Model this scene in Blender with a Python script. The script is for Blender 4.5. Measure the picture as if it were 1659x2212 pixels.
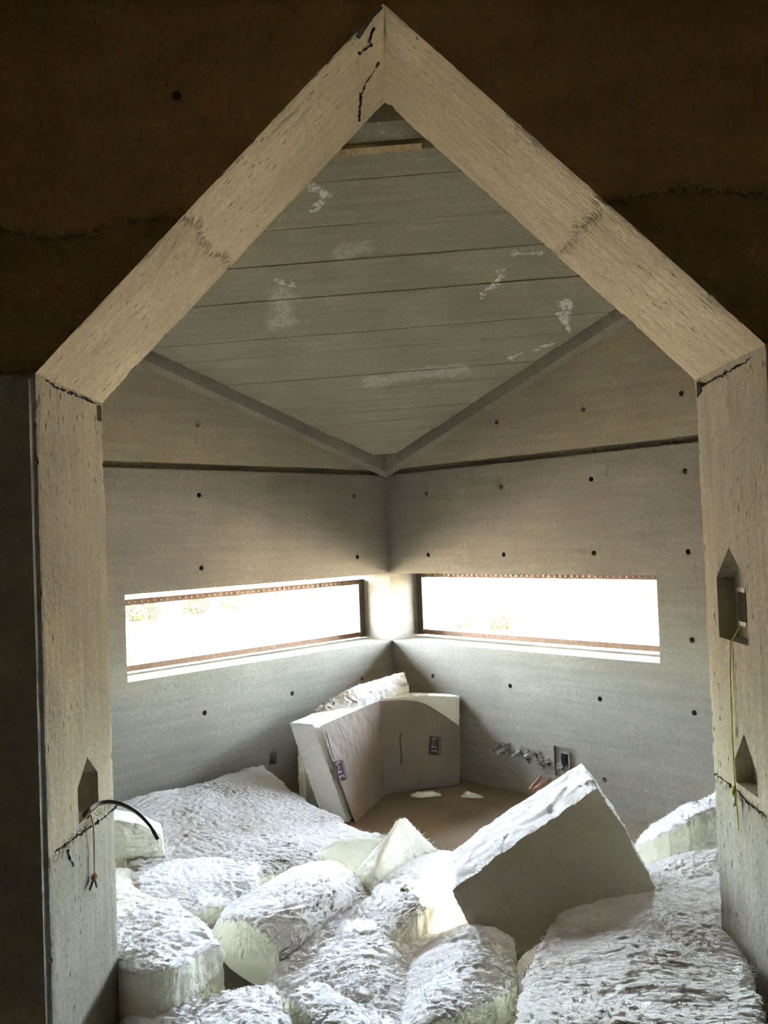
import bpy, bmesh, math, random
import numpy as np
from mathutils import Vector, Matrix
from mathutils.geometry import delaunay_2d_cdt

for o in list(bpy.data.objects): bpy.data.objects.remove(o)
scene = bpy.context.scene
COL = scene.collection
random.seed(7)

# ------------------------------------------------------------------ camera
FPX, IW, IH = 1856.2, 1659.0, 2212.0
CAM = np.array([0.0325, -5.9934, 1.5939])
YAW, PITCH, ROLL = -0.00921, 0.02598, -0.03784
_f = np.array([math.sin(YAW)*math.cos(PITCH), math.cos(YAW)*math.cos(PITCH), math.sin(PITCH)])
_r0 = np.array([math.cos(YAW), -math.sin(YAW), 0.0]); _u0 = np.cross(_r0, _f)
_r = math.cos(ROLL)*_r0 + math.sin(ROLL)*_u0; _u = -math.sin(ROLL)*_r0 + math.cos(ROLL)*_u0
cd = bpy.data.cameras.new('camera'); co = bpy.data.objects.new('camera', cd); COL.objects.link(co)
cd.sensor_fit = 'VERTICAL'; cd.sensor_height = 24.0; cd.lens = FPX/IH*24.0
cd.clip_start = 0.02; cd.clip_end = 500
co.matrix_world = Matrix(((_r[0], _u[0], -_f[0], CAM[0]), (_r[1], _u[1], -_f[1], CAM[1]),
                          (_r[2], _u[2], -_f[2], CAM[2]), (0, 0, 0, 1)))
scene.camera = co

# ------------------------------------------------------------------ sky, sun, exposure
w = bpy.data.worlds.new('desert_sky'); scene.world = w; w.use_nodes = True
nt = w.node_tree; nt.nodes.clear()
wo = nt.nodes.new('ShaderNodeOutputWorld'); bg = nt.nodes.new('ShaderNodeBackground'); sk = nt.nodes.new('ShaderNodeTexSky')
sk.sky_type = 'NISHITA'; sk.sun_disc = False; sk.sun_elevation = math.radians(78); sk.sun_rotation = math.radians(295)
sk.altitude = 1000; sk.air_density = 1.0; sk.dust_density = 3.0; sk.ozone_density = 1.0
bg.inputs['Strength'].default_value = 4.9
hs = nt.nodes.new('ShaderNodeHueSaturation'); hs.inputs['Saturation'].default_value = 0.6
nt.links.new(sk.outputs[0], hs.inputs['Color']); nt.links.new(hs.outputs[0], bg.inputs[0]); nt.links.new(bg.outputs[0], wo.inputs[0])
SUN_DIR = Vector((0.150, -0.075, -0.975)).normalized()
sl = bpy.data.lights.new('sun', 'SUN'); sl.energy = 18.5; sl.angle = math.radians(0.53); sl.color = (1.0, 0.95, 0.86)
so = bpy.data.objects.new('sun', sl); COL.objects.link(so); so.rotation_euler = SUN_DIR.to_track_quat('-Z', 'Y').to_euler()
so.location = (0, 0, 12)
vs = scene.view_settings
vs.view_transform = 'Standard'; vs.look = 'None'; vs.gamma = 1.0; vs.use_curve_mapping = False
vs.exposure = 2.2
cy = scene.cycles
cy.max_bounces = 9; cy.diffuse_bounces = 8; cy.glossy_bounces = 2; cy.sample_clamp_indirect = 20.0
cy.adaptive_threshold = 0.15; cy.caustics_reflective = False; cy.caustics_refractive = False
cy.use_denoising = True

# ------------------------------------------------------------------ measuring helpers
S2 = math.sqrt(0.5)
NL = np.array([-S2, S2, 0.0]); NR = np.array([S2, S2, 0.0])
EX, EY, EZ = np.eye(3)
def ray(px, py): return _f + _r*(px-IW/2)/FPX - _u*(py-IH/2)/FPX
def on(px, py, n, c):
    d = ray(px, py); return CAM + d*((c - CAM@n)/(d@n))
def at(px, py, z): return on(px, py, EZ, z)
def aty(px, py, y): return on(px, py, EY, y)
def plane3(a, b, c):
    n = np.cross(b-a, c-a); return n, float(n@a)
def Lw(s, z, d=0.0): return np.array([-s*S2, -s*S2, z]) + NL*d     # left wall: d goes into the wall
def Rw(s, z, d=0.0): return np.array([s*S2, -s*S2, z]) + NR*d

# ------------------------------------------------------------------ noise (numpy gradient noise)
_rng = np.random.RandomState(3)
_perm = np.concatenate([_rng.permutation(256)]*3)
_grad = _rng.normal(size=(256, 3)); _grad /= np.linalg.norm(_grad, axis=1)[:, None]
def pn(P, seed=0):
    P = np.asarray(P, float) + seed*17.37
    i = np.floor(P).astype(int); f = P - i; i &= 255
    u = f*f*f*(f*(f*6-15)+10)
    out = 0
    for dx in (0, 1):
        for dy in (0, 1):
            for dz in (0, 1):
                h = _perm[_perm[_perm[(i[:, 0]+dx) & 255] + ((i[:, 1]+dy) & 255)] + ((i[:, 2]+dz) & 255)]
                g = _grad[h]
                n = g[:, 0]*(f[:, 0]-dx) + g[:, 1]*(f[:, 1]-dy) + g[:, 2]*(f[:, 2]-dz)
                wt = (u[:, 0] if dx else 1-u[:, 0])*(u[:, 1] if dy else 1-u[:, 1])*(u[:, 2] if dz else 1-u[:, 2])
                out = out + n*wt
    return out
def fbm(P, seed=0, o=3):
    s = 0; a = 1.0
    for k in range(o): s = s + a*pn(P*(2.03**k), seed+k); a *= 0.5
    return s

# ------------------------------------------------------------------ object helpers
def mesh(name, V, F, mat=None, smooth=False):
    me = bpy.data.meshes.new(name); me.from_pydata([tuple(map(float, v)) for v in V], [], [tuple(map(int, f)) for f in F])
    if mat: me.materials.append(mat)
    if smooth: me.polygons.foreach_set('use_smooth', [True]*len(me.polygons))
    me.update(); return me
def link(name, me, parent=None):
    o = bpy.data.objects.new(name, me); COL.objects.link(o)
    if parent: o.parent = parent
    return o
def tag(o, label, cat, group=None, kind=None):
    if label: o['label'] = label
    if cat: o['category'] = cat
    if group: o['group'] = group
    if kind: o['kind'] = kind
    return o
def thing(name, label, cat, loc=(0, 0, 0), group=None):
    e = bpy.data.objects.new(name, None); COL.objects.link(e); e.location = tuple(map(float, loc)); e.empty_display_size = .05
    return tag(e, label, cat, group)
def struct(o, label=None, cat=None):
    o['kind'] = 'structure'
    if label: o['label'] = label
    if cat: o['category'] = cat
    return o
BOXF = [(0, 3, 2, 1), (4, 5, 6, 7), (0, 1, 5, 4), (1, 2, 6, 5), (2, 3, 7, 6), (3, 0, 4, 7)]
def boxv(a, b, fn=None):
    V = [(a[0], a[1], a[2]), (b[0], a[1], a[2]), (b[0], b[1], a[2]), (a[0], b[1], a[2]),
         (a[0], a[1], b[2]), (b[0], a[1], b[2]), (b[0], b[1], b[2]), (a[0], b[1], b[2])]
    return [np.array(v, float) if fn is None else fn(*v) for v in V]
class MB:
    def __init__(s): s.V = []; s.F = []
    def add(s, V, F):
        k = len(s.V); s.V += list(V); s.F += [tuple(i+k for i in f) for f in F]; return s
    def box(s, a, b, fn=None): return s.add(boxv(a, b, fn), BOXF)
    def prism(s, loop, vec):
        n = len(loop); loop = [np.array(p, float) for p in loop]; vec = np.array(vec, float)
        F = [tuple(range(n))[::-1], tuple(range(n, 2*n))] + [(i, (i+1) % n, n+(i+1) % n, n+i) for i in range(n)]
        return s.add(loop + [p+vec for p in loop], F)
    def cyl(s, p, axis, r, h, n=12, r2=None):
        ax = Vector(axis).normalized(); t = ax.orthogonal().normalized(); b = ax.cross(t); r2 = r if r2 is None else r2
        ring = lambda c, q: [np.array(c + q*(math.cos(2*math.pi*k/n)*t + math.sin(2*math.pi*k/n)*b)) for k in range(n)]
        p = Vector(p)
        V = ring(p, r) + ring(p+ax*h, r2)
        F = [tuple(range(n))[::-1], tuple(range(n, 2*n))] + [(i, (i+1) % n, n+(i+1) % n, n+i) for i in range(n)]
        return s.add(V, F)
    def tube(s, pts, r, n=8, hollow=0.0):
        pts = [Vector(p) for p in pts]; m = len(pts); V = []; F = []
        t0 = (pts[1]-pts[0]).normalized(); nx = t0.orthogonal().normalized()
        for i, p in enumerate(pts):
            t = (pts[min(i+1, m-1)] - pts[max(i-1, 0)]).normalized()
            nx = (nx - t*nx.dot(t)).normalized(); by = t.cross(nx)
            rr = r[i] if hasattr(r, '__len__') else r
            V += [np.array(p + rr*(math.cos(2*math.pi*k/n)*nx + math.sin(2*math.pi*k/n)*by)) for k in range(n)]
        for i in range(m-1):
            for k in range(n): F.append((i*n+k, i*n+(k+1) % n, (i+1)*n+(k+1) % n, (i+1)*n+k))
        F += [tuple(range(n))[::-1], tuple(range((m-1)*n, m*n))]
        return s.add(V, F)
    def me(s, name, mat=None, smooth=False): return mesh(name, s.V, s.F, mat, smooth)
    def obj(s, name, mat=None, parent=None, smooth=False): return link(name, s.me(name, mat, smooth), parent)
def fixn(me):
    bm = bmesh.new(); bm.from_mesh(me); bmesh.ops.recalc_face_normals(bm, faces=bm.faces); bm.to_mesh(me); bm.free()
def cut(o, cutters):
    """subtract the MB solids in cutters from o, leaving a plain mesh"""
    tmp = []
    fixn(o.data)
    for c in cutters:
        co_ = c.obj('cutter'); fixn(co_.data); tmp.append(co_)
        m = o.modifiers.new('b', 'BOOLEAN'); m.operation = 'DIFFERENCE'; m.object = co_; m.solver = 'EXACT'
    bpy.context.view_layer.update()
    dg = bpy.context.evaluated_depsgraph_get()
    me = bpy.data.meshes.new_from_object(o.evaluated_get(dg))
    o.modifiers.clear(); o.data = me
    for c in tmp:
        d = c.data; bpy.data.objects.remove(c); bpy.data.meshes.remove(d)
    return o

# ------------------------------------------------------------------ materials
class NT:
    def __init__(s, name, matt=False):
        s.m = bpy.data.materials.new(name); s.m.use_nodes = True; s.t = s.m.node_tree; s.t.nodes.clear()
        s.out = s.n('ShaderNodeOutputMaterial'); s.b = s.n('ShaderNodeBsdfDiffuse' if matt else 'ShaderNodeBsdfPrincipled'); s.l(s.b.outputs[0], s.out.inputs[0])
        s.matt = matt
        if not matt: s.b.inputs['Roughness'].default_value = 0.9; s.b.inputs['Specular IOR Level'].default_value = 0.25
        s.co = s.n('ShaderNodeTexCoord').outputs['Object']
    def n(s, t): return s.t.nodes.new(t)
    def l(s, a, b): s.t.links.new(a, b)
    def put(s, sock, v):
        if hasattr(v, 'links'): s.l(v, sock)
        else: sock.default_value = v
    def mapp(s, scale=(1, 1, 1), rot=(0, 0, 0), loc=(0, 0, 0), src=None):
        m = s.n('ShaderNodeMapping'); m.inputs['Scale'].default_value = scale; m.inputs['Rotation'].default_value = rot; m.inputs['Location'].default_value = loc
        s.l(src or s.co, m.inputs[0]); return m.outputs[0]
    def noise(s, scale, detail=4, rough=.55, vec=None, dist=0.0, color=False):
        k = s.n('ShaderNodeTexNoise'); k.inputs['Scale'].default_value = scale; k.inputs['Detail'].default_value = detail
        k.inputs['Roughness'].default_value = rough; k.inputs['Distortion'].default_value = dist
        s.l(vec or s.co, k.inputs['Vector']); return k.outputs[1 if color else 0]
    def voro(s, scale, vec=None, rand=1.0):
        k = s.n('ShaderNodeTexVoronoi'); k.inputs['Scale'].default_value = scale; k.inputs['Randomness'].default_value = rand
        s.l(vec or s.co, k.inputs['Vector']); return k.outputs['Distance']
    def ramp(s, v, a, b, lo=0.0, hi=1.0):
        k = s.n('ShaderNodeMapRange'); k.inputs[1].default_value = a; k.inputs[2].default_value = b; k.inputs[3].default_value = lo; k.inputs[4].default_value = hi
        s.put(k.inputs[0], v); return k.outputs[0]
    def math(s, op, a, b=0.0):
        k = s.n('ShaderNodeMath'); k.operation = op; s.put(k.inputs[0], a); s.put(k.inputs[1], b); return k.outputs[0]
    def mix(s, f, a, b, mode='MIX'):
        k = s.n('ShaderNodeMix'); k.data_type = 'RGBA'; k.blend_type = mode
        s.put(k.inputs[0], f); s.put(k.inputs[6], a); s.put(k.inputs[7], b); return k.outputs[2]
    def sep(s, v=None):
        k = s.n('ShaderNodeSeparateXYZ'); s.l(v or s.co, k.inputs[0]); return k.outputs
    def bump(s, h, strength=.3, dist=.01, prev=None):
        k = s.n('ShaderNodeBump'); k.inputs['Strength'].default_value = strength; k.inputs['Distance'].default_value = dist
        s.l(h, k.inputs['Height']); 
        if prev: s.l(prev, k.inputs['Normal'])
        s.l(k.outputs[0], s.b.inputs['Normal']); return k.outputs[0]
    def color(s, c): s.put(s.b.inputs['Color' if s.matt else 'Base Color'], c); return s.m
def rgb(r, g, b): return (r, g, b, 1.0)
def plain(name, c, rough=.8, metal=0.0, bump=None):
    t = NT(name); t.b.inputs['Roughness'].default_value = rough; t.b.inputs['Metallic'].default_value = metal
    n = t.noise(40, 3); t.color(t.mix(t.ramp(n, .3, .7), rgb(*[x*.8 for x in c]), rgb(*[min(1, x*1.15) for x in c])))
    if bump: t.bump(n, bump, .003)
    return t.m

def concrete(name, base=(.36, .335, .285), grain=(2, 2, 26), grot=(0, 0, 0), pours=(), pores=0.5, stains=(), crust=0.0, porevec=(1, 1, .35), bump=.5, tone=.12):
    t = NT(name, True)
    b = np.array(base)
    big = t.noise(1.7, 4, .62); fine = t.noise(60, 2, .65)
    gv = t.mapp(grain, src=t.mapp(rot=grot)); gr = t.noise(1.6, 3, .6, gv, .25)
    c = t.mix(t.ramp(big, .3, .7), rgb(*(b*(1-tone))), rgb(*(b*(1+tone)*np.array([1.0, 1.0, .97]))))
    c = t.mix(t.ramp(gr, .35, .68), c, t.mix(1.0, c, rgb(1.18, 1.17, 1.14), 'MULTIPLY'))
    c = t.mix(t.ramp(fine, .35, .68, 0, .32), c, rgb(*(b*.55)))
    h = t.math('ADD', t.math('MULTIPLY', gr, .6), t.math('MULTIPLY', fine, .5))
    if pours: z = t.sep()[2]; zn = t.noise(2.2, 3, .6)
    for (zp, amp, dark) in pours:          # pour joints: a wavy line, the lower pour a different tone
        wob = t.math('ADD', z, t.ramp(zn, 0, 1, -amp, amp))
        below = t.ramp(wob, zp-.004, zp+.004, 1.0, 0.0)
        dk = dark if hasattr(dark, '__len__') else (dark, dark, dark*1.01)
        c = t.mix(below, c, t.mix(1.0, c, rgb(*dk), 'MULTIPLY'))
        near = t.ramp(t.math('ABSOLUTE', t.math('SUBTRACT', wob, zp)), 0.0, .02, 1.0, 0.0)
        rag = t.math('MULTIPLY', near, t.ramp(fine, .42, .60))
        c = t.mix(t.math('MULTIPLY', rag, .75), c, rgb(*(b*.35)))
        h = t.math('SUBTRACT', h, t.math('MULTIPLY', rag, 1.2))
    if pores:
        pv = t.mapp(porevec, src=t.mapp(rot=grot))
        p = t.math('MULTIPLY', t.math('MULTIPLY', t.ramp(t.voro(48, pv), .09, .20, 1, 0), t.ramp(big, .42, .60, 0, pores)), t.ramp(fine, .40, .58))
        c = t.mix(p, c, rgb(*(b*.20))); h = t.math('SUBTRACT', h, t.math('MULTIPLY', p, 1.6))
    if crust:
        k = t.math('MULTIPLY', t.ramp(t.noise(38, 4, .75), .58, .66), t.ramp(big, .50, .64))
        c = t.mix(t.math('MULTIPLY', k, crust), c, rgb(.62, .58, .48))
    if stains:
        wv = t.n('ShaderNodeVectorMath'); wv.operation = 'ADD'
        nz = t.n('ShaderNodeVectorMath'); nz.operation = 'MULTIPLY_ADD'
        t.l(t.noise(9, 4, .7, color=True), nz.inputs[0]); nz.inputs[1].default_value = (.20,)*3; nz.inputs[2].default_value = (-.10,)*3
        t.l(t.co, wv.inputs[0]); t.l(nz.outputs[0], wv.inputs[1])
        brk = t.ramp(fine, .36, .52); tot = None
    for (p, q, wd, amt, col) in stains:      # mineral bloom along a crooked line p-q
        p = np.array(p); q = np.array(q)
        sub = t.n('ShaderNodeVectorMath'); sub.operation = 'SUBTRACT'; t.l(wv.outputs[0], sub.inputs[0]); sub.inputs[1].default_value = tuple(p)
        L = np.linalg.norm(q-p); d = (q-p)/L
        dot = t.n('ShaderNodeVectorMath'); dot.operation = 'DOT_PRODUCT'; t.l(sub.outputs[0], dot.inputs[0]); dot.inputs[1].default_value = tuple(d)
        cl = t.n('ShaderNodeClamp'); t.l(dot.outputs['Value'], cl.inputs[0]); cl.inputs[1].default_value = 0; cl.inputs[2].default_value = float(L)
        sc = t.n('ShaderNodeVectorMath'); sc.operation = 'SCALE'; sc.inputs[0].default_value = tuple(d); t.l(cl.outputs[0], sc.inputs['Scale'])
        ds = t.n('ShaderNodeVectorMath'); ds.operation = 'DISTANCE'; t.l(sub.outputs[0], ds.inputs[0]); t.l(sc.outputs[0], ds.inputs[1])
        m = t.ramp(ds.outputs['Value'], wd*.45, wd, amt, 0); tot = m if tot is None else t.math('MAXIMUM', tot, m)
    if stains: c = t.mix(t.math('MULTIPLY', tot, brk), c, rgb(*stains[0][4]))
    if bump: t.bump(h, bump, .006)
    return t.color(c)

def fibre(name, c, c2, bump=.6, scale=1.0, dirt=0.0):
    t = NT(name, True)
    v1 = t.mapp((1, 2.6, 1.4), (.3, .2, .5))
    a = t.noise(60*scale, 4, .72, v1, 1.2)
    col = t.mix(t.ramp(a, .3, .62), rgb(*c2), rgb(*c))
    if dirt: col = t.mix(t.ramp(t.noise(5, 4, .7), .56, .70, 0, dirt), col, rgb(.45, .37, .27))
    t.bump(a, bump, .012)
    return t.color(col)

M = {}
stain_c = (.84, .83, .78); ZGW = 2.022
WALLP = ((2.02, .004, .97),)
M['wall'] = concrete('board_formed_concrete', (.37, .325, .235), (1.2, 1.2, 16), pours=((ZGW, .0, (.69, .715, .80)),), pores=.35, crust=.25, bump=.5)
M['reveal'] = concrete('rough_concrete_reveal', (.42, .375, .285), (20, 20, 1.6), pours=((2.43, .10, .90), (.80, .025, (.90, .925, .99))), pores=.95, bump=.9, tone=.17)
for nm_, a_ in (('rake_l', 45), ('rake_r', -45)):
    M[nm_] = concrete('rough_concrete_' + nm_, (.50, .43, .295), (1.4, 22, 22), (0, math.radians(a_), 0), pours=((2.43, .10, .88),), pores=.8, porevec=(.35, 1, 1), bump=.9, tone=.17)
M['rake'] = M['rake_l']
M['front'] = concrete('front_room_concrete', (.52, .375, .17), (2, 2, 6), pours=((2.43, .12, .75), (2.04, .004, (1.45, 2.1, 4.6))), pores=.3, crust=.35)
M['dark'] = concrete('dim_room_concrete', (.42, .32, .20), (2, 2, 6), pores=.2)
M['floor'] = concrete('dusty_floor_concrete', (.26, .21, .155), (2, 2, 2), pores=.1, bump=.15)
M['trim'] = concrete('chamfer_concrete', (.30, .272, .215), (3, 3, 3), pores=.2, crust=.7)
M['steel'] = plain('rusty_steel', (.20, .12, .075), .6, .2, .3)
M['dark_steel'] = plain('dark_steel', (.10, .085, .07), .5, .4, .2)
M['galv'] = plain('galvanised_steel', (.32, .31, .28), .45, .6, .1)
M['copper'] = plain('dull_copper', (.50, .26, .16), .45, .7, .1)
M['rubble'] = concrete('broken_concrete', (.22, .205, .175), (5, 5, 5), pores=.6, bump=1.0)
M['skin'] = fibre('glass_wool_skin', (.985, .975, .95), (.94, .925, .89), .6)
M['edge'] = fibre('glass_wool_cut', (.95, .945, .82), (.90, .89, .74), .35, .7)
M['skin_dirty'] = fibre('glass_wool_dusty', (.86, .80, .70), (.70, .62, .52), .8, 1.0, .5)
M['skin_dusty'] = fibre('glass_wool_greyed', (.72, .68, .62), (.60, .565, .505), .7)
M['skin_warm'] = fibre('glass_wool_warm', (.82, .775, .705), (.72, .675, .605), .7)
M['edge_beige'] = fibre('glass_wool_beige', (.42, .395, .305), (.36, .34, .26), .35, .7)  # darker beige wool for the tilted block's front face
_r2 = NT('roof_shade_black', True); M['roof_shade'] = _r2.color(_r2.mix(_r2.noise(6, 3), rgb(.02, .022, .018), rgb(.05, .05, .04)))  # near-black colour puts the shade of the gap above the beam into the roof
M['wood'] = plain('pale_wood', (.70, .58, .38), .7, 0, .2)
M['black_plastic'] = plain('black_cable_sheath', (.035, .028, .022), .5)
M['brown_plastic'] = plain('brown_cable_sheath', (.16, .11, .075), .55)
M['twine'] = plain('pale_twine', (.62, .48, .36), .9)
M['cord'] = plain('yellow_cord', (.72, .72, .18), .7)
M['ground'] = plain('sunlit_desert_ground', (.58, .47, .34), 1.0)
M['leaf'] = plain('olive_leaf', (.035, .036, .012), .9)
_c = NT('crack_shadow', True); M['crack'] = _c.color(_c.mix(_c.ramp(_c.noise(60, 2), .3, .7), rgb(.05, .042, .03), rgb(.10, .08, .055)))
_k = NT('dark_print', True); M['ink'] = _k.color(_k.mix(_k.ramp(_k.noise(90, 2), .35, .7), rgb(.05, .042, .042), rgb(.085, .07, .065)))
def kraft():
    t = NT('kraft_paper'); t.b.inputs['Roughness'].default_value = .75
    c = t.mix(t.ramp(t.noise(5, 5, .6), .35, .7), rgb(.215, .17, .125), rgb(.265, .21, .155))
    wv = t.mapp((9, 9, 1.6), (.2, .1, .2)); wr = t.noise(3.2, 5, .6, wv, .6)
    c = t.mix(t.ramp(wr, .55, .75, 0, .35), c, rgb(.31, .25, .19))
    t.bump(wr, .35, .012); return t.color(c)
M['kraft'] = kraft()
M['print_gap'] = plain('kraft_lettering', (.27, .215, .165), .8)
def glassm():
    t = NT('thin_window_glass'); t.t.nodes.remove(t.b)
    tr = t.n('ShaderNodeBsdfTransparent'); gl = t.n('ShaderNodeBsdfGlossy'); gl.inputs['Roughness'].default_value = .05
    fr = t.n('ShaderNodeFresnel'); fr.inputs[0].default_value = 1.2; mx = t.n('ShaderNodeMixShader')
    tr.inputs[0].default_value = (.97, .98, .97, 1)
    t.l(fr.outputs[0], mx.inputs[0]); t.l(tr.outputs[0], mx.inputs[1]); t.l(gl.outputs[0], mx.inputs[2]); t.l(mx.outputs[0], t.out.inputs[0]); return t.m
M['glass'] = glassm()

# ------------------------------------------------------------------ the setting
ZG, ZH, ZS, TW = 2.022, 1.322, 0.857, 0.333
SLW, SRW = 1.992, 2.006
YF, YN = -3.30, -3.81                       # portal wall: far and near face
XL, XR, ZE, XA, ZA = -0.867, 0.997, 2.040, 0.060, 2.962
ROOF = 3.75
CA, CB = 0.04, 0.482                        # ceiling plane z = ZG + CA x - CB y
def ceil_z(x, y): return ZG + CA*x - CB*y
def hole_cut(mb, fn, pts, r=.0145, dep=.045):
    for (s, z) in pts:
        n = 12; a = [fn(s + r*math.cos(2*math.pi*k/n), z + r*math.sin(2*math.pi*k/n), -.02) for k in range(n)]
        b = [fn(s + r*math.cos(2*math.pi*k/n), z + r*math.sin(2*math.pi*k/n), dep) for k in range(n)]
        mb.add(a+b, [tuple(range(n))[::-1], tuple(range(n, 2*n))] + [(i, (i+1) % n, n+(i+1) % n, n+i) for i in range(n)])
def sz(px, py, n):
    p = on(px, py, n, 0.0); return math.hypot(p[0], p[1]), p[2]
HR = [(1083,1052),(1277,1035),(1480,1018),(1260,884),(1472,850),(1073,912),(925,1198),(1088,1198),(1283,1195),(1487,1192),(935,1460),(1102,1482),(1296,1510),(1500,1540),(1495,1383),(921,1066),(1306,1685)]
HL = [(427,918),(430,1070),(435,1227),(772,1203),(442,1540),(631,1498),(782,1466),(765,1072)]
SMAX = 4.72
wl = MB().box((0, 0, 0), (SMAX, ROOF, TW), Lw).obj('wall_left', M['wall'])
wr_ = MB().box((0, 0, 0), (SMAX, ROOF, TW), Rw).obj('wall_right', M['wall'])
h1 = MB(); hole_cut(h1, Lw, [sz(x, y, NL) for x, y in HL])
h2 = MB(); hole_cut(h2, Rw, [sz(x, y, NR) for x, y in HR])
gz = .019
jb0 = sz(1196, 1611, NR); jb1 = sz(1247, 1684, NR)
JB = (jb0[0], jb1[0], (jb0[1]+jb1[1])/2 - .085, (jb0[1]+jb1[1])/2 + .085)
jl0 = sz(581, 1633, NL); jl1 = sz(596, 1655, NL)
cut(wl, [MB().box((-.2, ZS, -.2), (SLW, ZH, TW+.2), Lw), MB().box((-.2, ZG-gz, -.1), (SMAX+.2, ZG+gz, .06), Lw), h1,
         MB().box((jl1[0]-.01, jl0[1]-.06, -.05), (jl1[0]+.05, jl0[1]+.01, .05), Lw)])
cut(wr_, [MB().box((-.2, ZS, -.2), (SRW, ZH, TW+.2), Rw), MB().box((-.2, ZG-gz, -.1), (SMAX+.2, ZG+gz, .06), Rw), h2,
          MB().box((JB[0], JB[2], -.05), (JB[1], JB[3], .018), Rw),
          MB().box((JB[0]+.045, JB[2]+.055, -.05), (JB[0]+.105, JB[3]-.03, .09), Rw)])
struct(wl, 'board marked grey concrete wall holding the left slot window', 'wall')
struct(wr_, 'board marked grey concrete wall holding the right slot window', 'wall')
post = MB().box((-TW, 0, 0), (0, ROOF, TW), Lw).obj('wall_corner', M['wall'])
struct(post, 'square concrete corner post between the two slot windows', 'wall')
fl = MB().box((-4.5, -9.2, -.25), (4.5, .6, 0)).obj('floor', M['floor']); struct(fl, 'dusty brown concrete floor under the insulation', 'floor')

# ceiling: back slab, then each board-width strip of concrete as a plank of its own
def cp(x, y, up): return np.array([x, y, ceil_z(x, y) + up])
YTOP = -2.43
cb = MB(); tri = [(0.35, 0.35), (-2.9, YTOP), (2.9, YTOP)]
tri = [(0.0, .3), (YTOP-.3, YTOP), (-YTOP+.3, YTOP)]
cb.add([cp(x, y, .105) for x, y in tri] + [cp(x, y, .25) for x, y in tri], [(0, 1, 2), (3, 5, 4), (0, 3, 4, 1), (1, 4, 5, 2), (2, 5, 3, 0)])
SA = []
def cst(px, py, qx, qy, wd, amt):
    n = np.array([-CA, CB, 1.0]); SA.append((on(px, py, n, ZG), on(qx, qy, n, ZG), wd, amt, stain_c))
cst(1215, 650, 1232, 715, .03, 1.0); cst(1100, 775, 1195, 742, .022, .9); cst(1085, 590, 1045, 640, .022, .95)
cst(670, 402, 705, 425, .028, .9); cst(690, 440, 655, 450, .022, .9); cst(595, 605, 630, 615, .02, .8)
cst(800, 825, 1000, 795, .07, .32); cst(1110, 548, 1170, 543, .018, .7)
cst(605, 640, 610, 695, .09, .35); cst(740, 545, 790, 530, .06, .3)
M['ceiling'] = concrete('plank_formed_concrete', (.335, .312, .225), (1.2, 22, 22), pores=.12, bump=.3, stains=SA)
ceil = cb.obj('ceiling', M['trim']); struct(ceil, 'sloping concrete ceiling cast against wooden planks', 'ceiling')
rp = random.Random(5); y0 = YTOP; k = 0
while y0 < -.26:
    y1 = min(y0 + rp.uniform(.095, .135), -.14); dz = rp.uniform(-.003, .003); g = rp.choice((.0007, .001, .0014, .0018))
    m_ = .145
    a, b = y0+g, y1-g
    xa, xb = -a - m_, max(-b - m_, .002)
    tl = rp.uniform(-.002, .002)
    V = [cp(-xa, a, dz), cp(xa, a, dz+tl), cp(xb, b, dz+tl), cp(-xb, b, dz)]
    V += [v + np.array([0, 0, .112]) for v in V]
    o = link('plank', mesh('plank', V, BOXF, M['ceiling']), ceil); fixn(o.data)
    y0 = y1; k += 1
# chamfers where ceiling meets walls
for nm, fn, sg, lab in (('trim_1', Lw, -1, 'left'), ('trim_2', Rw, 1, 'right')):
    V = []; F = []; N = 60
    for i in range(N+1):
        s = i/N*4.3 + 0.0
        zc = ZG + (CA*sg + CB)*s*S2 + .0
        ofs = fn(s, zc, 0)
        inn = -NL if sg < 0 else -NR
        prof = [ofs + np.array([0, 0, -.035]), ofs + inn*.028 + np.array([0, 0, -.004]), ofs + inn*.03 + np.array([0, 0, .16]), ofs + inn*-.02 + np.array([0, 0, .16])]
        jit = (pn(np.array([[s*22, sg*3, 0]]))[0])*.006
        prof[0] = prof[0] + np.array([0, 0, jit]); V += prof
    for i in range(N):
        for j in range(4): F.append((i*4+j, i*4+(j+1) % 4, (i+1)*4+(j+1) % 4, (i+1)*4+j))
    F += [(0, 1, 2, 3), tuple(range(N*4, N*4+4))[::-1]]
    o = link(nm, mesh(nm, V, F, M['trim'])); fixn(o.data); struct(o, 'crusted concrete chamfer along the %s wall under the sloping ceiling' % lab, 'trim')
# beam and wooden strip at the upper end of the sloping ceiling
def yz(px, py, y): return aty(px, py, y)
z0 = ceil_z(0, YTOP)
bm1 = MB().prism([(-2.4, YTOP-.012, z0+.035-.09), (-2.4, YTOP-.10, z0+.075-.09), (-2.4, YTOP-.10, z0+.30), (-2.4, YTOP-.012, z0+.30)], (4.8, 0, 4.8*CA)).obj('trim_3', M['trim'])
fixn(bm1.data); struct(bm1, 'concrete edge beam above the pale wooden strip at the ceiling top', 'beam')
p0 = np.array([-.30, YTOP-.004, ceil_z(-.30, YTOP)-.006]); p1 = np.array([.215, YTOP-.004, ceil_z(.215, YTOP)-.006])
ws = thing('wooden_strip', 'thin pale wooden strip with nails along the top of the sloping ceiling', 'batten', p0)
dv = p1-p0
MB().add([np.array(q, float) for q in [(0, 0, 0), dv, dv+(0, -.012, .024), (0, -.012, .024), (0, .012, .006), dv+(0, .012, .006), dv+(0, 0, .03), (0, 0, .03)]], BOXF).obj('batten', M['wood'], ws)
for tpar in (.42, .72, .9):
    q = dv*tpar; MB().cyl(q+np.array([0, -.006, .0]), (0, -.6, -.3), .003, .012, 8).obj('nail', M['dark_steel'], ws)
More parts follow.
